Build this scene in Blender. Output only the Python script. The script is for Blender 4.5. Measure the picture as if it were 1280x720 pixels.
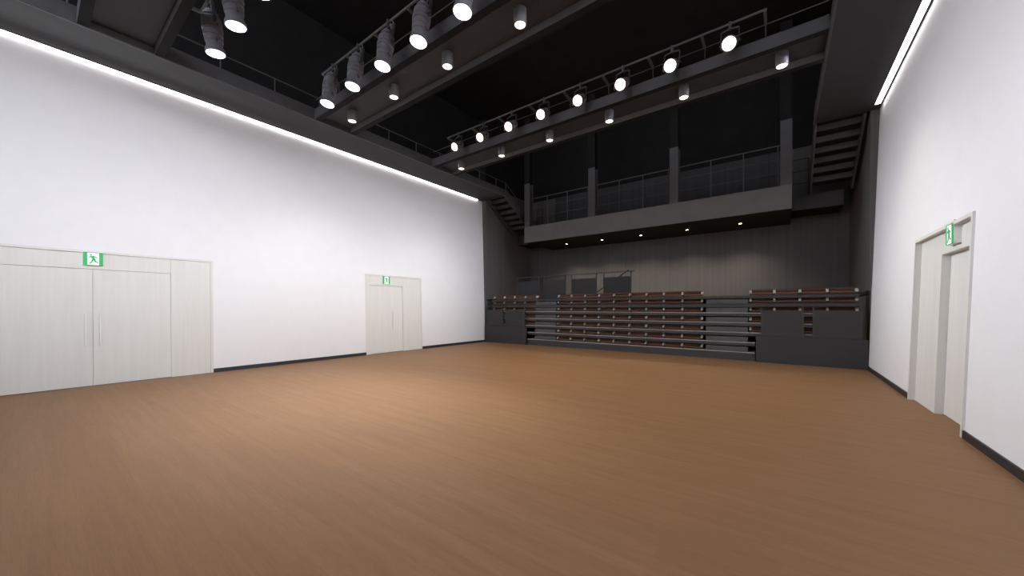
import bpy, bmesh, math
from mathutils import Vector, Matrix
C = bpy.context.scene
for _o in list(bpy.data.objects):
    bpy.data.objects.remove(_o)

# ------------------------------------------------------------------ camera
EYE = 1.6
cam_data = bpy.data.cameras.new('camera')
cam_data.sensor_fit = 'HORIZONTAL'
cam_data.sensor_width = 36.0
cam_data.lens = 452.0 / 1280.0 * 36.0
cam_data.shift_y = 25.0 / 1280.0
cam_data.clip_start = 0.05
cam = bpy.data.objects.new('camera', cam_data)
cam.location = (0, 0, EYE)
cam.rotation_euler = (math.radians(90), 0, math.radians(36.7))
C.collection.objects.link(cam)
C.camera = cam

# ------------------------------------------------------------------ world, exposure
WORLD_STRENGTH = 5.0
world = bpy.data.worlds.new('world')
C.world = world
world.use_nodes = True
world.node_tree.nodes['Background'].inputs[0].default_value = (0.93, 0.95, 1.0, 1)
world.node_tree.nodes['Background'].inputs[1].default_value = WORLD_STRENGTH
C.view_settings.view_transform = 'Standard'
C.view_settings.look = 'None'
C.view_settings.gamma = 1.0
C.view_settings.exposure = 0.0
C.view_settings.use_curve_mapping = False
STRIP = 5.0          # emission of the led strips
FILL_W = 174.0      # watts of the added wall fill beside each strip
FILL_TILT = 74.3
COOL_NEAR_W = 25.0   # the dimmed ones on the near bridge
COOL_W = 440.0        # watts, cool profile spots
WARM_W = 60.0        # watts, warm fresnel spots
DOWN_W = 240.0        # watts, cylinder downlights
BALC_W = 250.0        # watts, balcony downlights
COOL = (0.86, 0.91, 1.0)
WARM = (1.0, 0.87, 0.70)

# ------------------------------------------------------------------ materials
def mat(name, col, rough=0.6, metal=0.0, noise=0.0, scale=8.0, spec=0.5):
    m = bpy.data.materials.new(name)
    m.use_nodes = True
    nt = m.node_tree
    b = nt.nodes['Principled BSDF']
    b.inputs['Base Color'].default_value = (*col, 1)
    b.inputs['Roughness'].default_value = rough
    b.inputs['Metallic'].default_value = metal
    b.inputs['Specular IOR Level'].default_value = spec
    if noise:
        tc = nt.nodes.new('ShaderNodeTexCoord')
        n = nt.nodes.new('ShaderNodeTexNoise')
        n.inputs['Scale'].default_value = scale
        n.inputs['Detail'].default_value = 4
        r = nt.nodes.new('ShaderNodeValToRGB')
        r.color_ramp.elements[0].position = 0.3
        r.color_ramp.elements[1].position = 0.7
        r.color_ramp.elements[0].color = (*[c * (1 - noise) for c in col], 1)
        r.color_ramp.elements[1].color = (*[c * (1 + noise) for c in col], 1)
        nt.links.new(tc.outputs['Object'], n.inputs['Vector'])
        nt.links.new(n.outputs['Fac'], r.inputs['Fac'])
        nt.links.new(r.outputs['Color'], b.inputs['Base Color'])
    return m

def emit(name, col, strength):
    m = bpy.data.materials.new(name)
    m.use_nodes = True
    b = m.node_tree.nodes['Principled BSDF']
    b.inputs['Base Color'].default_value = (0.8, 0.8, 0.8, 1)
    b.inputs['Emission Color'].default_value = (*col, 1)
    b.inputs['Emission Strength'].default_value = strength
    return m

def grain(name, col, stretch, amount, rough, bump=0.0):
    """streaky veneer / board: noise stretched along one axis"""
    m = bpy.data.materials.new(name)
    m.use_nodes = True
    nt = m.node_tree
    b = nt.nodes['Principled BSDF']
    b.inputs['Roughness'].default_value = rough
    tc = nt.nodes.new('ShaderNodeTexCoord')
    mp = nt.nodes.new('ShaderNodeMapping')
    mp.inputs['Scale'].default_value = stretch
    n = nt.nodes.new('ShaderNodeTexNoise')
    n.inputs['Scale'].default_value = 1.0
    n.inputs['Detail'].default_value = 6
    n.inputs['Roughness'].default_value = 0.6
    r = nt.nodes.new('ShaderNodeValToRGB')
    r.color_ramp.elements[0].position = 0.32
    r.color_ramp.elements[1].position = 0.68
    r.color_ramp.elements[0].color = (*[c * (1 - amount) for c in col], 1)
    r.color_ramp.elements[1].color = (*[c * (1 + amount) for c in col], 1)
    nt.links.new(tc.outputs['Object'], mp.inputs['Vector'])
    nt.links.new(mp.outputs['Vector'], n.inputs['Vector'])
    nt.links.new(n.outputs['Fac'], r.inputs['Fac'])
    nt.links.new(r.outputs['Color'], b.inputs['Base Color'])
    if bump:
        bp = nt.nodes.new('ShaderNodeBump')
        bp.inputs['Strength'].default_value = bump
        bp.inputs['Distance'].default_value = 0.01
        nt.links.new(n.outputs['Fac'], bp.inputs['Height'])
        nt.links.new(bp.outputs['Normal'], b.inputs['Normal'])
    return m

def floor_material():
    m = bpy.data.materials.new('oak_floor')
    m.use_nodes = True
    nt = m.node_tree
    L = nt.links.new
    b = nt.nodes['Principled BSDF']
    b.inputs['Roughness'].default_value = 0.55
    b.inputs['Specular IOR Level'].default_value = 0.24
    tc = nt.nodes.new('ShaderNodeTexCoord')
    br = nt.nodes.new('ShaderNodeTexBrick')         # long boards running across the room
    br.inputs['Scale'].default_value = 1.0
    br.inputs['Brick Width'].default_value = 1.8
    br.inputs['Row Height'].default_value = 0.12
    br.inputs['Mortar Size'].default_value = 0.0
    br.inputs['Color1'].default_value = (0.248, 0.133, 0.063, 1)
    br.inputs['Color2'].default_value = (0.266, 0.146, 0.071, 1)
    br.offset = 0.37
    L(tc.outputs['Object'], br.inputs['Vector'])
    mp = nt.nodes.new('ShaderNodeMapping')
    mp.inputs['Scale'].default_value = (0.9, 14, 1)
    L(tc.outputs['Object'], mp.inputs['Vector'])
    n = nt.nodes.new('ShaderNodeTexNoise')
    n.inputs['Scale'].default_value = 1.0
    n.inputs['Detail'].default_value = 8
    n.inputs['Roughness'].default_value = 0.62
    L(mp.outputs['Vector'], n.inputs['Vector'])
    r = nt.nodes.new('ShaderNodeValToRGB')
    r.color_ramp.elements[0].position = 0.3
    r.color_ramp.elements[1].position = 0.72
    r.color_ramp.elements[0].color = (0.89, 0.89, 0.88, 1)
    r.color_ramp.elements[1].color = (1.07, 1.07, 1.08, 1)
    L(n.outputs['Fac'], r.inputs['Fac'])
    mp2 = nt.nodes.new('ShaderNodeMapping')
    mp2.inputs['Scale'].default_value = (6, 110, 1)
    L(tc.outputs['Object'], mp2.inputs['Vector'])
    n2 = nt.nodes.new('ShaderNodeTexNoise')
    n2.inputs['Scale'].default_value = 1.0
    n2.inputs['Detail'].default_value = 3
    L(mp2.outputs['Vector'], n2.inputs['Vector'])
    r2 = nt.nodes.new('ShaderNodeValToRGB')
    r2.color_ramp.elements[0].position = 0.3
    r2.color_ramp.elements[1].position = 0.7
    r2.color_ramp.elements[0].color = (0.93, 0.93, 0.93, 1)
    r2.color_ramp.elements[1].color = (1.05, 1.05, 1.05, 1)
    L(n2.outputs['Fac'], r2.inputs['Fac'])
    mx = nt.nodes.new('ShaderNodeMixRGB'); mx.blend_type = 'MULTIPLY'; mx.inputs[0].default_value = 1
    L(br.outputs['Color'], mx.inputs[1]); L(r.outputs['Color'], mx.inputs[2])
    mx2 = nt.nodes.new('ShaderNodeMixRGB'); mx2.blend_type = 'MULTIPLY'; mx2.inputs[0].default_value = 1
    L(mx.outputs['Color'], mx2.inputs[1]); L(r2.outputs['Color'], mx2.inputs[2])
    L(mx2.outputs['Color'], b.inputs['Base Color'])
    return m

def slat_material(name, col):
    """dark wall lined with fine vertical slats"""
    m = bpy.data.materials.new(name)
    m.use_nodes = True
    nt = m.node_tree
    L = nt.links.new
    b = nt.nodes['Principled BSDF']
    b.inputs['Roughness'].default_value = 0.75
    tc = nt.nodes.new('ShaderNodeTexCoord')
    mp = nt.nodes.new('ShaderNodeMapping')
    mp.inputs['Scale'].default_value = (9, 9, 0.03)
    L(tc.outputs['Object'], mp.inputs['Vector'])
    n = nt.nodes.new('ShaderNodeTexNoise')
    n.inputs['Scale'].default_value = 1.0
    n.inputs['Detail'].default_value = 4
    L(mp.outputs['Vector'], n.inputs['Vector'])
    r = nt.nodes.new('ShaderNodeValToRGB')
    r.color_ramp.elements[0].position = 0.3
    r.color_ramp.elements[1].position = 0.7
    r.color_ramp.elements[0].color = (*[c * 0.86 for c in col], 1)
    r.color_ramp.elements[1].color = (*[c * 1.14 for c in col], 1)
    L(n.outputs['Fac'], r.inputs['Fac'])
    L(r.outputs['Color'], b.inputs['Base Color'])
    return m

M = {}
M['white'] = mat('white_paint', (0.80, 0.805, 0.845), 0.85, noise=0.012, scale=3)
M['door'] = grain('white_ash_veneer', (0.69, 0.69, 0.675), (14, 14, 0.5), 0.03, 0.6)
M['pull'] = mat('satin_white_metal', (0.82, 0.82, 0.81), 0.3)
M['floor'] = floor_material()
M['black'] = mat('black_paint', (0.021, 0.021, 0.022), 0.9, noise=0.1, scale=2, spec=0.1)
M['slat'] = slat_material('charcoal_slatted_panel', (0.112, 0.107, 0.110))
M['wallshade'] = slat_material('shaded_slatted_panel', (0.055, 0.053, 0.058))
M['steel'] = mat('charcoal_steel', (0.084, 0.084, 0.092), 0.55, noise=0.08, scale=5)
M['deckunder'] = mat('charcoal_board', (0.032, 0.033, 0.037), 0.7, noise=0.08, scale=4)
M['litbeam'] = mat('lit_charcoal_steel', (0.17, 0.17, 0.185), 0.5, noise=0.06, scale=5)  # far beams' steel with lamp spill put into its colour
M['landing'] = mat('charcoal_landing_cladding', (0.058, 0.057, 0.061), 0.6, noise=0.06, scale=3)
M['flange'] = mat('dark_steel_flange', (0.016, 0.016, 0.018), 0.85, noise=0.06, scale=5, spec=0.15)
M['under'] = mat('matt_black_underside', (0.014, 0.014, 0.014), 0.85, noise=0.08, scale=4, spec=0.2)  # black undersides; on stair treads, their unlit side put into the colour
M['rail'] = mat('grey_rail_metal', (0.085, 0.085, 0.09), 0.45)
M['darkrail'] = mat('black_rail_metal', (0.02, 0.02, 0.022), 0.5)
M['fascia'] = mat('dark_grey_cladding', (0.138, 0.133, 0.134), 0.6, noise=0.05, scale=2)
M['stand'] = mat('charcoal_laminate', (0.042, 0.043, 0.049), 0.55, noise=0.05, scale=3)
M['step'] = mat('slate_grey_laminate', (0.075, 0.075, 0.085), 0.55, noise=0.05, scale=3)
M['tread'] = mat('grey_deck_vinyl', (0.36, 0.36, 0.38), 0.5, noise=0.05, scale=6)
M['nosing'] = mat('aluminium_nosing', (0.42, 0.42, 0.45), 0.4)
M['panel'] = mat('charcoal_infill', (0.032, 0.032, 0.036), 0.6, noise=0.05, scale=3)
M['base'] = mat('black_vinyl', (0.022, 0.023, 0.027), 0.5)
M['brown'] = mat('brown_upholstery', (0.078, 0.033, 0.019), 0.7, noise=0.15, scale=30)
M['brown2'] = mat('tan_brown_upholstery', (0.125, 0.06, 0.035), 0.7, noise=0.15, scale=30)
M['arm'] = mat('pale_grey_plastic', (0.52, 0.51, 0.51), 0.45)
M['lampbody'] = mat('grey_lamp_metal', (0.15, 0.15, 0.172), 0.5, noise=0.1, scale=20)
M['lampdark'] = mat('dark_lamp_metal', (0.05, 0.05, 0.056), 0.5)
M['coollens'] = emit('cool_lens', COOL, 9.0)
M['warmlens'] = emit('warm_lens', WARM, 6.0)
M['downlens'] = emit('downlight_lens', WARM, 3.5)
M['balclens'] = emit('balcony_lens', WARM, 8.0)
M['strip'] = emit('led_diffuser', (1.0, 0.98, 0.95), STRIP)
M['green'] = emit('exit_green', (0.02, 0.42, 0.13), 0.35)
M['green'].node_tree.nodes['Principled BSDF'].inputs['Base Color'].default_value = (0.01, 0.30, 0.08, 1)
M['signwhite'] = emit('exit_white', (0.78, 1.0, 0.86), 0.35)
M['housing'] = mat('white_sign_housing', (0.75, 0.78, 0.76), 0.5)

# ------------------------------------------------------------------ mesh helpers
class MB:
    def __init__(self):
        self.v, self.f, self.mi = [], [], []
    def add(self, vs, fs, mi=0):
        k = len(self.v)
        self.v += [tuple(p) for p in vs]
        for f in fs:
            self.f.append([i + k for i in f]); self.mi.append(mi)
        return self
    def box(self, x0, x1, y0, y1, z0, z1, mi=0):
        vs = [(x, y, z) for z in (z0, z1) for y in (y0, y1) for x in (x0, x1)]
        return self.add(vs, [(0, 2, 3, 1), (4, 5, 7, 6), (0, 1, 5, 4), (2, 6, 7, 3), (0, 4, 6, 2), (1, 3, 7, 5)], mi)
    def frustum(self, a, b, ra, rb, n=16, mi=0):
        a, b = Vector(a), Vector(b)
        d = (b - a).normalized()
        u = d.orthogonal().normalized(); w = d.cross(u)
        vs = []
        for c, r in ((a, ra), (b, rb)):
            for k in range(n):
                t = 2 * math.pi * k / n
                vs.append(c + u * (r * math.cos(t)) + w * (r * math.sin(t)))
        fs = [(k, (k + 1) % n, n + (k + 1) % n, n + k) for k in range(n)]
        fs += [tuple(reversed(range(n))), tuple(range(n, 2 * n))]
        return self.add(vs, fs, mi)
    def tube(self, a, b, r, n=8, mi=0):
        return self.frustum(a, b, r, r, n, mi)
    def bar(self, a, b, w, h, mi=0):
        """rectangular bar from a to b; w horizontal, h upright"""
        a, b = Vector(a), Vector(b)
        d = (b - a).normalized()
        s = d.cross(Vector((0, 0, 1)))
        s = s.normalized() if s.length > 1e-6 else Vector((1, 0, 0))
        t = s.cross(d)
        vs = [c + s * (i * w / 2) + t * (j * h / 2) for c in (a, b) for i, j in ((-1, -1), (1, -1), (1, 1), (-1, 1))]
        return self.add(vs, [(0, 1, 2, 3), (7, 6, 5, 4), (0, 4, 5, 1), (1, 5, 6, 2), (2, 6, 7, 3), (3, 7, 4, 0)], mi)
    def lathe(self, prof, o, d, n=24, mi=0):
        """prof = [(distance along d, radius)]"""
        o, d = Vector(o), Vector(d).normalized()
        u = d.orthogonal().normalized(); w = d.cross(u)
        vs, fs = [], []
        for t, r in prof:
            for k in range(n):
                a = 2 * math.pi * k / n
                vs.append(o + d * t + u * (r * math.cos(a)) + w * (r * math.sin(a)))
        for i in range(len(prof) - 1):
            for k in range(n):
                fs.append((i * n + k, i * n + (k + 1) % n, (i + 1) * n + (k + 1) % n, (i + 1) * n + k))
        fs.append(tuple(reversed(range(n))))
        fs.append(tuple(range((len(prof) - 1) * n, len(prof) * n)))
        return self.add(vs, fs, mi)
    def prism(self, poly, axis, a, b, mi=0):
        """poly in the two other axes (cyclic order), extruded along axis"""
        n = len(poly)
        def P(p, t):
            return {'X': (t, p[0], p[1]), 'Y': (p[0], t, p[1]), 'Z': (p[0], p[1], t)}[axis]
        vs = [P(p, a) for p in poly] + [P(p, b) for p in poly]
        fs = [tuple(range(n)), tuple(reversed(range(n, 2 * n)))]
        fs += [(k, n + k, n + (k + 1) % n, (k + 1) % n) for k in range(n)]
        return self.add(vs, fs, mi)
    def move(self, fn):
        self.v = [tuple(fn(Vector(p))) for p in self.v]
        return self
    def build(self, name, material, parent=None, bevel=0.0, smooth=False, local=False):
        off = Vector((0, 0, 0))
        if parent is not None and not local:
            q = parent
            while q is not None:
                off += q.location; q = q.parent
        me = bpy.data.meshes.new(name)
        bm = bmesh.new()
        vs = [bm.verts.new(Vector(p) - off) for p in self.v]
        for f, mi in zip(self.f, self.mi):
            try:
                fc = bm.faces.new([vs[i] for i in f]); fc.material_index = mi; fc.smooth = smooth
            except ValueError:
                pass
        bmesh.ops.recalc_face_normals(bm, faces=bm.faces)
        if smooth:
            for e in bm.edges:
                if len(e.link_faces) == 2 and e.calc_face_angle(0) > math.radians(40):
                    e.smooth = False
        bm.to_mesh(me); bm.free()
        for mm in (material if isinstance(material, (list, tuple)) else [material]):
            me.materials.append(mm)
        o = bpy.data.objects.new(name, me)
        C.collection.objects.link(o)
        if parent is not None:
            o.parent = parent
        if bevel:
            b = o.modifiers.new('bevel', 'BEVEL'); b.width = bevel; b.segments = 2; b.limit_method = 'ANGLE'
        return o

def tag(o, label, cat, group=None, kind=None):
    o['label'] = label; o['category'] = cat
    if group: o['group'] = group
    if kind: o['kind'] = kind
    return o
def thing(name, loc, label, cat, group=None, kind=None):
    o = bpy.data.objects.new(name, None)
    o.empty_display_size = 0.2
    o.location = loc
    C.collection.objects.link(o)
    return tag(o, label, cat, group, kind)
def kids(o):
    return [c for c in bpy.data.objects if c.parent == o]
def dup(o, parent=None):
    c = o.copy(); C.collection.objects.link(c)
    if parent is not None: c.parent = parent
    for ch in kids(o): dup(ch, c)
    return c
def spot(parent, loc, direction, watts, col, angle, blend=0.6, size=0.1):
    l = bpy.data.lights.new('lamp_light', 'SPOT')
    l.energy = watts; l.color = col; l.spot_size = math.radians(angle); l.spot_blend = blend
    l.shadow_soft_size = size
    o = bpy.data.objects.new('lamp_light', l)
    o.parent = parent; o.location = loc
    o.rotation_euler = Vector(direction).to_track_quat('-Z', 'Y').to_euler()
    C.collection.objects.link(o)
    return o
ORD = ['first', 'second', 'third', 'fourth', 'fifth', 'sixth', 'seventh', 'eighth', 'ninth', 'tenth']

# ------------------------------------------------------------------ room shell
XL, XR = -11.3, 1.8
KL, KR = 0.030, 0.033            # the white walls lean outward towards the top
Y0, YW, YB = -7.0, 13.03, 17.0
ZS, ZP, ZC = 6.70, 7.5, 10.6     # soffit, paint line, ceiling
def leanL(p): return Vector((p.x - KL * p.z, p.y, p.z))
def leanR(p): return Vector((p.x + KR * p.z, p.y, p.z))

m = MB().box(-12.2, 2.8, Y0 - 0.2, 17.3, -0.2, 0)
tag(m.build('floor', M['floor']), 'brown oak floor with grain running across the hall', 'floor', kind='structure')
D1, D2, D3 = (-1.16, 2.77), (6.88, 9.28), (6.88, 9.27)     # door openings along the walls
DT = 2.76
m = MB()
for a, b in ((Y0, D1[0]), (D1[1], D2[0]), (D2[1], YW)):
    m.box(XL - 0.35, XL, a, b, 0, ZS)
for a, b in (D1, D2):
    m.box(XL - 0.35, XL, a, b, DT, ZS)
m.move(leanL)
tag(m.build('wall_left', M['white']), 'long white wall with two pale doors and glowing top edge', 'wall', kind='structure')
m = MB()
for a, b in ((Y0, D3[0]), (D3[1], YW)):
    m.box(XR, XR + 0.35, a, b, 0, ZS)
m.box(XR, XR + 0.35, *D3, DT, ZS)
m.move(leanR)
tag(m.build('wall_right', M['white']), 'white wall with one recessed pale door and bright light strip', 'wall', kind='structure')

def two_tone(m, x0, x1, y0, y1):
    m.box(x0, x1, y0, y1, 0, ZP, 0); m.box(x0, x1, y0, y1, ZP, ZC, 1)
m = MB(); two_tone(m, -12.2, 2.8, YB, YB + 0.2)
tag(m.build('wall_back', [M['slat'], M['black']]), 'charcoal slatted rear wall behind the folded seating', 'wall', kind='structure')
m = MB(); m.box(-9.77, 0.26, YB - 0.03, YB, 5.5, ZP, 0)  # middle of the rear wall coloured darker to stand for shade
tag(m.build('wall_back_shade', [M['wallshade']]), 'rear wall behind the balcony railings with shade coloured in', 'trim', kind='structure')
m = MB(); two_tone(m, -12.0, XL - 0.06, 13.45, YB); two_tone(m, -12.0, XL + 0.02, YW, 13.45)
tag(m.build('wall_left_rear', [M['slat'], M['black']]), 'dark side wall beyond the end of the long white wall', 'wall', kind='structure')
m = MB(); two_tone(m, XR + 0.09, 2.6, 13.55, YB); two_tone(m, XR + 0.05, 2.6, YW, 13.55)
tag(m.build('wall_right_rear', [M['slat'], M['black']]), 'dark side wall beside the right-hand stair', 'wall', kind='structure')
m = MB().box(-12.2, 2.8, Y0 - 0.2, Y0, 0, 6.2)  # added out of view; height and tone set to hold back world light
tag(m.build('wall_front_blocker', M['slat']), 'added unseen charcoal wall behind the camera, shaped to hold back world light', 'wall', kind='structure')
m = MB().box(XL - 0.75, XL - 0.4, Y0, YW, ZS + 0.3, ZC)
tag(m.build('wall_left_upper', M['black']), 'black upper wall above the gallery over two doors', 'wall', kind='structure')
m = MB().box(XR + 0.45, XR + 0.75, Y0, YW, ZS + 0.3, ZC)
tag(m.build('wall_right_upper', M['black']), 'black upper wall above the gallery with light strip', 'wall', kind='structure')
m = MB().box(-12.2, 2.8, Y0, 17.3, ZC, ZC + 0.15)
tag(m.build('ceiling', M['black']), 'black ceiling high above the lighting bridges', 'ceiling', kind='structure')

def baseboard(name, a, b, side, label):
    m = MB()
    if side < 0: m.box(XL, XL + 0.02, a, b, 0, 0.095).move(leanL)
    else: m.box(XR - 0.02, XR, a, b, 0, 0.095).move(leanR)
    tag(m.build(name, M['base']), label, 'baseboard', kind='structure')
baseboard('baseboard_left', D1[1] + 0.0, D2[0], -1, 'black baseboard between the wide door and the small door')
baseboard('baseboard_left_rear', D2[1], YW, -1, 'black baseboard between the small door and the dark corner')
baseboard('baseboard_right', Y0, D3[0], 1, 'black baseboard nearest the camera under the right white wall')
baseboard('baseboard_right_rear', D3[1], YW, 1, 'black baseboard between the recessed door and the seating')
# ledges along the dark side walls at the height of the top deck
m = MB().box(XR + 0.03, XR + 0.09, 13.1, 16.9, 1.96, 2.05)
tag(m.build('trim_2', M['base']), 'black ledge on the dark wall right of the seating', 'trim', kind='structure')
m = MB().box(XL - 0.06, XL + 0.06, 13.1, 16.9, 1.94, 2.02)
tag(m.build('trim_3', M['base']), 'black ledge on the dark wall left of the seating', 'trim', kind='structure')

# ------------------------------------------------------------------ doors
def door(name, side, y0, y1, leaves, panels, pulls, label, dp=0.055, dl=0.15):
    """leaves / panels: (ya, yb) ranges; pulls: y positions; built in wall coordinates then leaned"""
    X = XL if side < 0 else XR
    def bx(m, d0, d1, ya, yb, za, zb):        # depth d: + into the wall, - into the room
        xs = sorted((X + side * d0, X + side * d1))
        return m.box(xs[0], xs[1], ya, yb, za, zb)
    lean = leanL if side < 0 else leanR
    root = thing(name, (X, (y0 + y1) / 2, 0), label, 'door', kind='structure')
    w = 0.05
    m = MB()
    p = -0.025 if side > 0 else -0.006
    bx(m, p, 0.06, y0, y0 + w, 0, DT + 0.02); bx(m, p, 0.06, y1 - w, y1, 0, DT + 0.02)
    bx(m, p, 0.06, y0 + w, y1 - w, DT - 0.03, DT + 0.02)
    m.move(lean).build('door_frame', M['door'], root)
    for ya, yb in panels:
        bx(MB(), dp, 0.20, ya, yb, 0.0, DT - 0.03).move(lean).build('side_panel', M['door'], root, bevel=0.004)
    la, lb = leaves[0][0], leaves[-1][1]
    bx(MB(), dp, 0.20, la, lb, 2.40, DT - 0.03).move(lean).build('transom_panel', M['door'], root, bevel=0.004)
    for ya, yb in leaves:
        bx(MB(), dl, 0.20, ya + 0.002, yb - 0.002, 0.008, 2.398).move(lean).build('door_leaf', M['door'], root, bevel=0.003)
    bx(MB(), 0.20, 0.23, y0 + 0.01, y1 - 0.01, 0, DT - 0.01).move(lean).build('backing_board', M['door'], root)
    for y in pulls:
        m = MB()
        p = X + side * (dl - 0.06)
        m.tube((p, y, 0.82), (p, y, 1.49), 0.014, 10)
        for z in (0.92, 1.39):
            m.tube((p, y, z), (X + side * (dl + 0.005), y, z), 0.009, 8)
        m.move(lean).build('pull_handle', M['pull'], root, smooth=True)
    return root
door('door_1', -1, D1[0], D1[1], [(-0.37, 0.812), (0.812, 2.0)], [(-1.11, -0.37), (2.0, D1[1] - 0.05)], [0.713, 0.911],
     'wide white double door with two bar handles in the long wall', 0.016, 0.034)
door('door_2', -1, D2[0], D2[1], [(7.06, 8.41)], [(D2[0] + 0.05, 7.06), (8.41, D2[1] - 0.05)], [7.97],
     'small white single door near the far end of the long wall', 0.016, 0.05)
door('door_3', 1, D3[0], D3[1], [(D3[0] + 0.05, 8.23)], [(8.23, D3[1] - 0.05)], [7.08],
     'deeply recessed white door in the right white wall')

# exit signs: housing box, green face, white field with a running figure
def exit_sign(side, yc, zc, w, h, label):
    X = (XL + 0.0 if side < 0 else XR)
    k = -KL if side < 0 else KR
    x0 = X + k * zc + side * (0.0 if side < 0 else 0.012)                    # just in front of the frame
    s = -side                                        # direction into the room
    root = thing('exit_sign', (x0, yc, zc), label, 'sign', 'green running man exit signs')
    def bx(m, d0, d1, ya, yb, za, zb):
        xs = sorted((x0 + s * d0, x0 + s * d1))
        return m.box(xs[0], xs[1], ya, yb, za, zb)
    bx(MB(), -0.06, 0.03, yc - w / 2, yc + w / 2, zc - h / 2, zc + h / 2 + 0.045).build('sign_housing', M['housing'], root, bevel=0.004)
    bx(MB(), 0.0305, 0.034, yc - w / 2 + 0.002, yc + w / 2 - 0.002, zc - h / 2 + 0.002, zc + h / 2).build('green_face', M['green'], root)
    fw = w * 0.29
    bx(MB(), 0.0345, 0.037, yc - fw, yc + fw, zc - h / 2 + 0.008, zc + h / 2 - 0.014).build('white_field', M['signwhite'], root)
    # figure: u to the viewer's right, v up, unit = half of the sign height
    g = (1 if side < 0 else -1)                      # viewer's right along Y
    def tr(pts):
        return [(yc + g * u * h * 0.5, zc + v * h * 0.5) for u, v in pts]
    fa, fb = x0 + s * 0.0375, x0 + s * 0.040
    m = MB()
    m.prism(tr([(-0.22 + 0.11 * math.cos(t * math.pi / 6), 0.60 + 0.12 * math.sin(t * math.pi / 6)) for t in range(12)]), 'X', fa, fb)
    def limb(a, b, w0, w1):
        a, b = Vector(a), Vector(b); n = Vector((-(b - a).y, (b - a).x)).normalized()
        m.prism(tr([a + n * w0, b + n * w1, b - n * w1, a - n * w0]), 'X', fa, fb)
    limb((-0.13, 0.42), (0.10, -0.12), 0.16, 0.14)       # torso
    limb((-0.18, 0.40), (-0.42, 0.16), 0.075, 0.06)     # rear arm
    limb((0.02, 0.40), (0.30, 0.26), 0.075, 0.065)        # leading arm
    limb((0.30, 0.26), (0.42, 0.08), 0.05, 0.04)
    limb((0.02, -0.08), (-0.14, -0.45), 0.10, 0.08)      # rear leg
    limb((-0.14, -0.45), (-0.38, -0.78), 0.08, 0.065)
    limb((0.10, -0.10), (0.28, -0.48), 0.10, 0.08)       # leading leg
    limb((0.28, -0.48), (0.52, -0.52), 0.08, 0.065)
    m.build('running_man', M['green'], root)
    return root
exit_sign(-1, 0.815, 2.61, 0.275, 0.27, 'green exit sign with running man above the wide double door')
exit_sign(-1, 7.70, 2.60, 0.29, 0.28, 'green exit sign with running man above the small far door')
exit_sign(1, 7.64, 2.62, 0.28, 0.28, 'green exit sign with running man above the recessed right door')

# ------------------------------------------------------------------ led strips on the gallery soffits
for side, xa, xb, lab in ((-1, -11.492, -11.425, 'glowing white light strip along top of the two-door wall'),
                          (1, 1.872, 1.975, 'glowing white light strip along top of the one-door wall')):
    r = thing('light_strip', ((xa + xb) / 2, 5.0, ZS), lab, 'light', 'wall washing light strips')
    MB().box(xa - 0.008, xb + 0.008, Y0, 12.68, ZS - 0.012, ZS).build('channel', M['lampdark'], r)
    MB().box(xa, xb, Y0 + 0.01, 12.67, ZS - 0.02, ZS - 0.012).build('diffuser', M['strip'], r)
    al = bpy.data.lights.new('lamp_light', 'AREA')         # added fill beside the strip, aimed at the opposite wall
    al.shape = 'RECTANGLE'; al.size = 14.8; al.size_y = 0.03
    al.energy = FILL_W; al.color = (0.95, 0.97, 1.0); al.spread = math.radians(40)
    ao = bpy.data.objects.new('lamp_light', al)
    ao.parent = r; ao.location = (-side * 0.065, 0.26, -0.036)
    sn, cs = math.sin(math.radians(FILL_TILT)), math.cos(math.radians(FILL_TILT))
    ao.rotation_euler = Matrix(((0, -cs, side * sn), (1, 0, 0), (0, side * sn, cs))).to_euler()
    C.collection.objects.link(ao)

# ------------------------------------------------------------------ galleries along both long walls
def gallery(side, x_edge, x_wall, label):
    s = -side                                             # towards the room
    root = thing('gallery_walkway', ((x_edge + x_wall) / 2, 5.0, ZS), label, 'walkway', 'side galleries')
    xs = sorted((x_edge, x_wall))
    MB().box(xs[0], xs[1], Y0, YW + 0.03, ZS, ZS + 0.16).build('soffit_deck', M['deckunder'], root)
    a, b = sorted((x_edge, x_edge + s * 0.03))
    MB().box(a, b, Y0, YW + 0.05, ZS - 0.01, ZS + 0.30).build('edge_beam', M['steel'], root)
    a, b = sorted((x_edge + s * 0.03, x_edge + s * 0.05))
    MB().box(a, b, Y0, YW + 0.05, ZS + 0.0, ZS + 0.03).build('bottom_lip', M['steel'], root)
    xr = x_edge - s * 0.05
    y = -1.76
    while y < YW:
        MB().tube((xr, y, ZS + 0.16), (xr, y, ZS + 0.66), 0.014).build('rail_post', M['rail'], root)
        y += 1.096
    MB().tube((xr, Y0, ZS + 0.66), (xr, YW, ZS + 0.66), 0.016).build('top_rail', M['rail'], root)
    return root
gallery(-1, -10.15, -12.0, 'dark overhead gallery walkway along the two-door white wall')
gallery(1, 0.75, 2.2, 'dark overhead gallery walkway along the one-door white wall')

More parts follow.
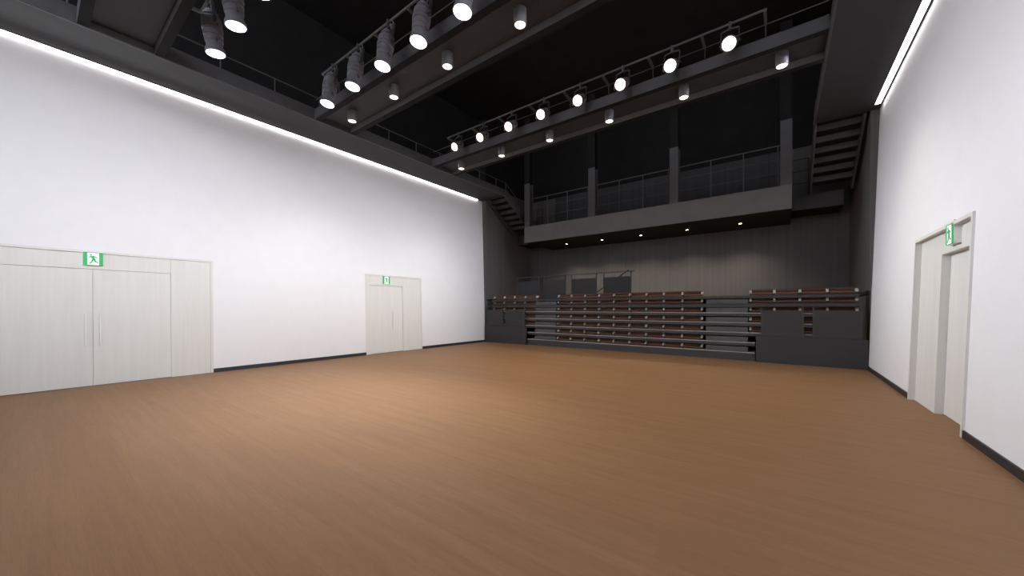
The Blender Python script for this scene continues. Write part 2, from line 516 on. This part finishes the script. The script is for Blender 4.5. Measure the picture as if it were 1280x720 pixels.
# ------------------------------------------------------------------ lighting bridges
LAMP_X = [-8.40 + 1.0825 * k for k in range(8)]
POST_X = [-0.253 - 1.0797 * k for k in range(9)]
def bridge(yn, label, near_pipe, far_pipe):
    root = thing('lighting_bridge', (-4.7, yn + 0.55, ZS), label, 'lighting bridge', 'lighting bridges across the hall')
    xa, xb = -10.10, 0.70
    for ya, yb, sgn in ((yn, yn + 0.16, 1), (yn + 0.98, yn + 1.12, -1)):
        m = MB()                                           # channel: web plus two flanges
        w0 = ya if sgn > 0 else ya + 0.02                  # webs face the camera side
        m.box(xa, xb, w0, w0 + 0.03, ZS, ZS + 0.27)
        m.box(xa, xb, w0 + 0.004, w0 + 0.15, ZS - 0.006, ZS + 0.012, 1)
        m.box(xa, xb, w0, w0 + 0.12, ZS + 0.252, ZS + 0.27)
        m.build('side_beam', [M['steel'] if sgn > 0 else M['litbeam'], M['flange']], root)
    MB().box(xa, xb, yn + 0.05, yn + 0.985, ZS + 0.13, ZS + 0.21).build('deck', M['deckunder'], root)
    for side, have in ((-1, near_pipe), (1, far_pipe)):
        yr = yn + 0.04 if side < 0 else yn + 1.06
        for x in POST_X:
            MB().tube((x, yr, ZS + 0.27), (x, yr, 7.22), 0.012).build('rail_post', M['rail'], root)
            if have:
                MB().bar((x, yr, 7.22), (x, yr + side * 0.39, 7.255), 0.05, 0.05).build('outrigger', M['rail'], root)
        MB().tube((xa, yr, 7.23), (xb, yr, 7.23), 0.010).build('handrail', M['rail'], root)
        if have:
            MB().tube((POST_X[-1] - 0.03, yr + side * 0.40, 7.26), (POST_X[0] + 0.03, yr + side * 0.40, 7.26), 0.022, 10).build('lamp_pipe', M['rail'], root)
    return root
BY = [0.53, 4.64, 8.73]
bridge(BY[0], 'near lighting bridge crossing overhead at the top left corner', False, True)
bridge(BY[1], 'middle lighting bridge carrying cool white spotlights', True, False)
bridge(BY[2], 'far lighting bridge carrying a row of warm spotlights', True, False)

# ------------------------------------------------------------------ lamps
def profile_spot(loc, tilt, label, group, watts):
    """long cool profile lantern hanging from its pipe; tilt: how far the lens swings along Y"""
    root = thing('profile_spotlight', loc, label, 'spotlight', group)
    T = Vector((0, tilt * 0.15, -0.20)); Ln = Vector((0, tilt, -0.955))
    d = (Ln - T).normalized(); L = (Ln - T).length
    B = lambda: MB()
    B().lathe([(0.0, 0.05), (0.01, 0.085), (0.055, 0.09), (0.06, 0.115), (0.10, 0.12), (0.105, 0.095), (0.12, 0.095), (0.125, 0.125), (0.15, 0.13), (0.16, 0.15), (0.29, 0.158), (0.295, 0.145), (0.31, 0.145), (0.315, 0.16), (0.36, 0.16), (0.365, 0.15)], T, d).build('lamp_housing', M['lampbody'], root, smooth=True, local=True)
    B().lathe([(0.365, 0.138), (0.38, 0.138), (0.385, 0.15), (0.46, 0.148), (0.465, 0.132), (0.48, 0.132), (0.485, 0.142), (0.56, 0.138), (0.565, 0.126), (L - 0.12, 0.124), (L - 0.06, 0.15), (L - 0.002, 0.156)], T, d).build('lens_barrel', M['lampbody'], root, smooth=True, local=True)
    B().lathe([(L - 0.003, 0.142), (L + 0.004, 0.138)], T, d, 28).build('lens', M['coollens'], root, local=True)
    m = B()
    for s in (-1, 1):                                     # yoke arms and the hanging hook
        m.bar((s * 0.19, tilt * 0.42, -0.46), (s * 0.19, 0, -0.14), 0.018, 0.045)
        m.bar((s * 0.19, 0, -0.13), (0, 0, -0.06), 0.018, 0.03)
        m.tube((s * 0.15, tilt * 0.42, -0.45), (s * 0.235, tilt * 0.42, -0.45), 0.022, 10)
    m.build('yoke', M['lampdark'], root, local=True)
    for s in (-1, 1):                                     # carrying loops on the cap
        m = B(); n = 8
        pts = [T + Vector((s * 0.07, 0, 0)) + Vector((s * 0.045 * math.sin(t * math.pi / n) , 0.0, 0.055 * (1 - math.cos(t * math.pi / n)) - 0.01)) for t in range(n + 1)]
        for a, b in zip(pts, pts[1:]): m.tube(a, b, 0.010, 6)
        m.build('cap_loop', M['lampbody'], root, local=True)
    p = T + d * 0.52
    B().bar((p.x + 0.13, p.y, p.z), (p.x + 0.20, p.y, p.z - 0.10), 0.02, 0.025).build('shutter_lever', M['lampdark'], root, local=True)
    B().box(-0.03, 0.03, -0.04, 0.04, -0.08, 0.035).build('hook_clamp', M['lampdark'], root, bevel=0.008, local=True)
    for s, t in ((-1, 0.30), (1, 0.30)):       # focus and shutter knobs
        p = T + d * t
        B().tube((p.x + s * 0.14, p.y + 0.03, p.z), (p.x + s * 0.20, p.y + 0.03, p.z - 0.01), 0.014, 8).build('focus_knob', M['lampdark'], root, local=True)
    m = B()
    pts = [Vector((0.10, 0.0, 0.0)), Vector((0.14, 0.01, -0.06)), Vector((0.11, 0.015, -0.13)), Vector((0.06, 0.01, -0.17))]
    for a, b in zip(pts, pts[1:]): m.tube(a, b, 0.009, 6)
    m.build('safety_cable', M['lampbody'], root, local=True)
    spot(root, Ln + d * 0.02, d, watts, COOL, 64, 0.8, 0.1)
    return root
def fresnel_spot(loc, label, group):
    root = thing('fresnel_spotlight', loc, label, 'spotlight', group)
    ax = Vector((0, -0.84, -0.545)).normalized()          # where the lens looks
    lens = Vector((0, -0.18, -0.50)); back = lens - ax * 0.36
    MB().lathe([(0, 0.08), (0.02, 0.115), (0.20, 0.12), (0.205, 0.13), (0.25, 0.13), (0.255, 0.122), (0.345, 0.125), (0.35, 0.14), (0.362, 0.14)], back, ax).build('lamp_housing', M['lampbody'], root, smooth=True, local=True)
    MB().lathe([(0.363, 0.118), (0.372, 0.10)], back, ax, 28).build('lens', M['warmlens'], root, local=True)
    mid = back + ax * 0.2
    m = MB()
    for s in (-1, 1):
        m.bar((s * 0.155, mid.y, mid.z), (s * 0.155, 0, -0.14), 0.014, 0.04)
        m.bar((s * 0.155, 0, -0.13), (0, 0, -0.10), 0.014, 0.03)
        m.tube((s * 0.115, mid.y, mid.z), (s * 0.185, mid.y, mid.z), 0.018, 10)
    m.build('yoke', M['lampdark'], root, local=True)
    MB().box(-0.025, 0.025, -0.035, 0.035, -0.12, 0.03).build('hook_clamp', M['lampdark'], root, bevel=0.006, local=True)
    for s in (-1, 1):                                      # filter rails at the rim
        p = lens - ax * 0.01
        MB().bar((p.x + s * 0.142, p.y, p.z + 0.08), (p.x + s * 0.142, p.y, p.z - 0.08), 0.006, 0.05).build('filter_rail', M['lampdark'], root, local=True)
    spot(root, lens + ax * 0.03, ax, WARM_W, WARM, 80, 0.7, 0.1)
    return root
def downlight(loc, label, group):
    root = thing('cylinder_downlight', loc, label, 'downlight', group)
    h = 0.29
    MB().lathe([(0, 0.108), (0.004, 0.112), (h - 0.006, 0.112), (h, 0.108), (h, 0.096), (h - 0.012, 0.094)], (0, 0, 0), (0, 0, -1)).build('housing', M['lampbody'], root, smooth=True, local=True)
    MB().lathe([(h - 0.014, 0.094), (h - 0.004, 0.090)], (0, 0, 0), (0, 0, -1), 28).build('lens', M['downlens'], root, local=True)
    spot(root, (0, 0, -h - 0.02), (0, 0, -1), DOWN_W, WARM, 110, 0.8, 0.09)
    return root

py0 = BY[0] + 1.06 + 0.40
proto = None
for i in range(3):
    lab = ['cool white profile spotlight under the near bridge, closest to the two-door wall',
           'cool white profile spotlight under the near bridge, second from the two-door wall',
           'cool white profile spotlight under the near bridge, cut off by the top edge'][i]
    g = 'profile spotlights on the lighting bridges'
    if i == 0:
        p0 = profile_spot((LAMP_X[0], py0, 7.26), 0.10, lab, g, COOL_NEAR_W)
    else:
        c = dup(p0); c.location = (LAMP_X[i], py0, 7.26); c['label'] = lab
py1 = BY[1] + 0.04 - 0.40
for i in range(5):
    lab = '%s cool profile spotlight from the two-door wall on the middle bridge' % ORD[i]
    g = 'profile spotlights on the lighting bridges'
    if i == 0:
        p1 = profile_spot((LAMP_X[0], py1, 7.26), -0.14, lab, g, COOL_W)
    else:
        c = dup(p1); c.location = (LAMP_X[i], py1, 7.26); c['label'] = lab
py2 = BY[2] + 0.04 - 0.40
for i in range(8):
    lab = '%s warm fresnel spotlight from the two-door wall on the far bridge' % ORD[i]
    g = 'warm fresnel spotlights on the far bridge'
    if i == 0:
        p2 = fresnel_spot((LAMP_X[0], py2, 7.26), lab, g)
    else:
        c = dup(p2); c.location = (LAMP_X[i], py2, 7.26); c['label'] = lab
DX = [-9.15, -7.325, -5.51, -3.675, -1.848, 0.005]
p3 = None
for b, n, nm in ((1, 4, 'middle'), (2, 6, 'far')):
    for i in range(n):
        lab = '%s grey cylinder downlight from the two-door wall under the %s bridge' % (ORD[i], nm)
        g = 'cylinder downlights under the %s bridge' % nm
        loc = (DX[i], BY[b] + 0.53, ZS + 0.15)
        if p3 is None: p3 = downlight(loc, lab, g)
        else:
            c = dup(p3); c.location = loc; c['label'] = lab; c['group'] = g

# ------------------------------------------------------------------ balcony across the rear wall
BZ0, BZ1, BYF = 4.70, 5.45, 14.2
BX0, BX1 = -9.85, 0.26
bal = thing('balcony', ((BX0 + BX1) / 2, 15.6, BZ0), 'dark grey balcony across the rear wall above folded seats', 'balcony')
MB().box(BX0, BX1, BYF, BYF + 0.06, BZ0, BZ1).build('front_fascia', M['fascia'], bal)
MB().box(BX0, BX1, BYF + 0.06, YB - 0.035, BZ0 + 0.01, BZ0 + 0.10).build('underside_panel', M['under'], bal)
MB().box(BX0, BX1, BYF + 0.06, YB - 0.035, BZ1 - 0.12, BZ1 - 0.02).build('deck', M['deckunder'], bal)
m = MB(); m.box(BX0, BX0 + 0.04, BYF + 0.06, YB - 0.035, BZ0 + 0.10, BZ1 - 0.12); m.box(BX1 - 0.04, BX1, BYF + 0.06, YB - 0.035, BZ0 + 0.10, BZ1 - 0.12)
m.build('end_panel', M['fascia'], bal)
for xa, xb in ((XL - 0.05, BX0), (BX1, 1.62)):
    MB().box(xa, xb, 15.8, YB - 0.01, 4.955, BZ1).build('stair_landing', M['landing'], bal)
    MB().box(xa + 0.01, xb - 0.01, 15.81, YB - 0.02, 4.94, 4.955).build('landing_underside', M['under'], bal)
for i, x in enumerate([-8.37, -6.56, -4.82, -3.01, -1.22]):
    lab = '%s small recessed downlight from the two-door wall under the balcony' % ORD[i]
    loc = (x, 15.67, BZ0 + 0.01)
    if i == 0:
        rd = thing('recessed_downlight', loc, lab, 'downlight', 'recessed downlights under the balcony')
        MB().lathe([(0.0, 0.075), (0.006, 0.07), (0.008, 0.055)], (0, 0, 0), (0, 0, -1)).build('trim_ring', M['lampdark'], rd, smooth=True, local=True)
        MB().lathe([(0.009, 0.05), (0.014, 0.045)], (0, 0, 0), (0, 0, -1)).build('lens', M['balclens'], rd, local=True)
        spot(rd, (0, 0, -0.03), (0, 0, -1), BALC_W, WARM, 125, 0.9, 0.05)
    else:
        c = dup(rd); c.location = loc; c['label'] = lab
# columns standing on the balcony edge and running up into the dark
CX = [-9.70, -6.41, -3.17, 0.12]
for i, x in enumerate(CX):
    lab = ['steel column at balcony end beside the left stair', 'second steel column from the left stair on balcony edge',
           'third steel column from the left stair on balcony edge', 'steel column at balcony end beside the right stair'][i]
    r = thing('steel_column', (x, BYF + 0.16, BZ1), lab, 'column', 'balcony columns', 'thing')
    y0, y1 = BYF + 0.005, BYF + 0.31
    for ya, yb in ((y0, y0 + 0.03), (y1 - 0.03, y1)):
        m = MB(); m.box(x - 0.15, x + 0.15, ya, yb, BZ1 - 0.06, ZP, 0); m.box(x - 0.15, x + 0.15, ya, yb, ZP, ZC - 0.01, 1)
        m.build('flange', [M['steel'], M['black']], r)
    m = MB(); m.box(x - 0.015, x + 0.015, y0 + 0.03, y1 - 0.03, BZ1, ZP, 0); m.box(x - 0.015, x + 0.015, y0 + 0.03, y1 - 0.03, ZP, ZC - 0.01, 1)
    m.build('web', [M['steel'], M['black']], r)
# railings between the columns
for i, posts in enumerate(([-8.62, -7.60], [-5.25, -4.31], [-1.98, -1.02])):
    xa, xb = CX[i] + 0.15, CX[i + 1] - 0.15
    lab = ['thin grey balcony railing in the bay beside the left stair', 'thin grey balcony railing in the middle bay',
           'thin grey balcony railing in the bay beside the right stair'][i]
    r = thing('balcony_railing', ((xa + xb) / 2, BYF + 0.05, BZ1), lab, 'railing', 'balcony railings')
    yy = BYF + 0.08
    MB().tube((xa, yy, 6.755), (xb, yy, 6.755), 0.020).build('top_rail', M['rail'], r)
    for z in (5.88, 6.32):
        MB().tube((xa, yy, z), (xb, yy, z), 0.007, 6).build('mid_rail', M['rail'], r)
    for x in posts + [xb - 0.06]:
        MB().tube((x, yy, BZ1 - 0.03), (x, yy, 6.755), 0.017).build('rail_post', M['rail'], r)
# short dark railings on the stair landings
for xa, xb, lab in ((-10.2, -9.87, 'short black railing on landing below the left stair'), (0.28, 0.75, 'short black railing on landing below the right stair')):
    r = thing('landing_railing', ((xa + xb) / 2, 15.86, BZ1), lab, 'railing', 'landing railings')
    for z in (5.87, 6.29, 6.70):
        MB().tube((xa, 15.86, z), (xb, 15.86, z), 0.014).build('cross_rail', M['darkrail'], r)
    for x in (xa + 0.02, xb - 0.02):
        MB().tube((x, 15.86, BZ1), (x, 15.86, 6.70), 0.014).build('rail_post', M['darkrail'], r)

# ------------------------------------------------------------------ stairs from the galleries down to the balcony
def stair(xa, xb, x_rail, label):
    r = thing('staircase', ((xa + xb) / 2, 14.4, BZ1), label, 'staircase', 'stairs between gallery and balcony')
    n, yt, dy, dz = 8, YW + 0.08, 0.335, (7.0 - BZ1) / 8
    for i in range(n - 1):
        z = 7.0 - dz * (i + 1); y = yt + dy * i
        m = MB(); m.box(xa + 0.04, xb - 0.04, y, y + dy + 0.02, z - 0.03, z, 1); m.box(xa + 0.04, xb - 0.04, y, y + 0.02, z + 0.0, z + dz - 0.03, 0)
        m.build('step', [M['steel'], M['under']], r)  # treads near black: shade of their undersides put into the colour
    ye = yt + dy * (n - 1); ze = 7.0 - dz * (n - 1)
    for x in (xa, xb - 0.04):
        m = MB().prism([(yt, 6.66), (yt, 7.04), (yt + 0.1, 7.04), (ye + dy * 0.7, BZ1 + 0.14), (ye + dy * 0.7, BZ1 - 0.05), (ye - 0.1, ze - 0.32)], 'X', x, x + 0.04)
        m.build('stringer', M['steel'], r)
    top = Vector((x_rail, yt, 7.36)); bot = Vector((x_rail, ye + dy, BZ1 + 0.42))
    MB().tube(top, bot, 0.018).build('handrail', M['rail'], r)
    for t in (0.02, 0.34, 0.66, 0.98):
        p = top.lerp(bot, t)
        MB().tube(p, p - Vector((0, 0, 0.38)), 0.013).build('baluster', M['rail'], r)
    return r
stair(-11.28, -10.15, -10.17, 'dark steel stair down to the balcony beside the long white wall')
stair(0.75, 1.78, 0.77, 'dark steel stair down to the balcony beside the light strip')

# ------------------------------------------------------------------ retractable seating
DZ = [0.25, 0.55, 0.85, 1.15, 1.45, 1.73, 1.97]          # deck tops, front to back
YF, YR = 13.05, 14.0
SX0, SX1 = -10.95, 1.64
stand = thing('retractable_seating_stand', ((SX0 + SX1) / 2, 13.5, 0), 'dark grey retracted seating stand with seven stacked decks', 'seating stand')
AL, AR = (-8.53, -7.50), (-1.96, -0.82)
for k, z in enumerate(DZ):
    yf = YF + 0.012 * k
    xa, xb = (-8.88, -0.64) if k < 2 else (SX0, SX1)
    d = MB().box(xa, xb, yf, YR, z - 0.10 if k < 6 else z - 0.07, z).build('deck', M['stand'], stand)
    MB().box(xa, xb, yf + 0.02, YR - 0.02, z, z + 0.004).build('deck_surface', M['tread'], d)
    MB().box(xa, xb, yf - 0.012, yf + 0.03, z - 0.012, z + 0.007).build('nosing', M['nosing'] if k < 5 else M['stand'], d)
MB().box(-8.88, -0.64, YF + 0.02, YF + 0.06, 0.0, 0.15).build('kickboard', M['stand'], stand)
MB().box(SX0, SX1, YR - 0.02, YR + 0.02, 0.0, 1.90).build('rear_panel', M['panel'], stand)
for xa, xb in (AL, AR):
    for k in range(6):
        MB().box(xa, xb, YF + 0.03 + 0.012 * k, YF + 0.42, DZ[k] + 0.005, DZ[k] + 0.165 if k < 5 else DZ[k] + 0.14).build('aisle_step', M['step'], stand, bevel=0.012)

def seat_block(xs, rows, name, skip=()):
    global seat0
    n = len(xs) - 1
    for k in rows:
        rn = {6: 'top row', 5: 'second row from top', 4: 'third row from top', 3: 'fourth row from top', 2: 'third row from bottom' if name == 'centre' else 'fifth row from top', 1: 'second row from bottom', 0: 'bottom row'}[k]
        for i in range(n):
            if (k, i) in skip: continue
            lab = 'folded brown seat, %s from the two-door wall, %s, %s block' % (ORD[i], rn, name)
            g = 'folded seats of the %s block' % name
            loc = (xs[i], YF + 0.012 * k, DZ[k] + 0.006)
            if seat0 is None:
                seat0 = thing('folding_seat', loc, lab, 'seat', g)
                w = 0.595
                MB().prism([(0.13, 0.02), (0.115, 0.05), (0.12, 0.085), (0.16, 0.105), (0.40, 0.105), (0.40, 0.02)], 'X', 0.035, w - 0.02).build('seat_cushion', M['brown2'], seat0, bevel=0.012, local=True)
                MB().prism([(0.17, 0.108), (0.155, 0.13), (0.16, 0.17), (0.185, 0.195), (0.42, 0.195), (0.42, 0.108)], 'X', 0.035, w - 0.02).build('backrest', M['brown'], seat0, bevel=0.012, local=True)
                arm_mb().build('armrest', M['arm'], seat0, bevel=0.008, local=True)
                MB().box(0.0 - 0.02, 0.02, 0.17, 0.40, 0.0, 0.07).build('armrest_bracket', M['stand'], seat0, local=True)
                s = seat0
            else:
                s = dup(seat0); s.location = loc; s['label'] = lab; s['group'] = g
            if i == n - 1:
                e = arm_mb().move(lambda p: p + Vector((0.595, 0, 0))).build('armrest', M['arm'], s, bevel=0.008, local=True)
def arm_mb():
    return MB().prism([(0.075, 0.065), (0.075, 0.11), (0.13, 0.16), (0.26, 0.16), (0.26, 0.12), (0.16, 0.065)], 'X', -0.03, 0.03)
seat0 = None
seat_block([-7.44 + 0.595 * i for i in range(10)], range(6, -1, -1), 'centre')
hidL = {(3, 0), (3, 2), (2, 0), (2, 2)}
hidR = {(3, 1), (3, 3), (2, 1), (2, 3)}
seat_block([-10.89 + 0.59 * i for i in range(5)], range(6, 1, -1), 'left', hidL)
seat_block([-0.762 + 0.592 * i for i in range(5)], range(6, 1, -1), 'right', hidR)

# low front barriers with guard rails on top
def barrier(xa, xb, y, label):
    r = thing('front_barrier', ((xa + xb) / 2, y, 0), label, 'barrier', 'front barriers beside the seating')
    MB().box(xa, xb, y, y + 0.06, 0.0, 0.77).build('front_panel', M['panel'], r, bevel=0.004)
    MB().box(xa, xb, y + 0.06, YF - 0.025, 0.68, 0.76).build('cap_board', M['panel'], r)
    return r
barrier(XL + 0.03, -8.90, 12.96, 'low charcoal barrier before the seats beside the long white wall')
barrier(-0.61, 1.795, 12.96, 'low charcoal barrier before the seats beside the one-door wall')
def guard_rail(y, zb, zt, frames, drop, label, over=0.0):
    xa, xb = frames[0][0], frames[-1][1]
    r = thing('guard_rail', ((xa + xb) / 2, y, zb), label, 'guard rail', 'guard rails of the seating stand')
    for a, b in frames:
        MB().box(a + 0.03, b - 0.03, y - 0.01, y + 0.01, zb + 0.005, zt - drop).build('infill_panel', M['panel'], r)
        for x in (a, b - 0.035):
            MB().box(x, x + 0.035, y - 0.018, y + 0.018, zb, zt - 0.015).build('rail_post', M['stand'], r)
    MB().bar((xa - 0.02, y, zt), (xb + 0.02 + over, y, zt), 0.036, 0.036).build('top_rail', M['stand'], r)
    return r
guard_rail(13.0, 0.77, 1.68, [(-11.17, -10.2), (-10.04, -9.0)], 0.17, 'charcoal two-panel guard rail on the barrier beside long white wall')
guard_rail(13.0, 0.77, 1.68, [(-0.49, 0.50), (0.69, 1.68)], 0.17, 'charcoal two-panel guard rail on the barrier beside one-door wall')
g = guard_rail(14.03, 1.975, 3.03, [(-10.14, -8.90), (-8.68, -7.53), (-7.27, -6.10), (-5.82, -4.68)], 0.19, 'dark four-panel guard rail standing behind the top row of seats', 0.09)
# sloping handrail behind that guard rail
r = thing('sloping_handrail', (-5.6, 14.6, 1.97), 'thin dark sloping handrail glimpsed behind the four-panel guard rail', 'handrail')
MB().tube((-5.02, 14.7, 3.16), (-7.2, 14.7, 1.765), 0.02).build('rail_bar', M['darkrail'], r)
for x, z in ((-5.3, 2.98), (-6.95, 1.92)):
    MB().tube((x, 14.7, 0.0), (x, 14.7, z), 0.016).build('rail_post', M['darkrail'], r)
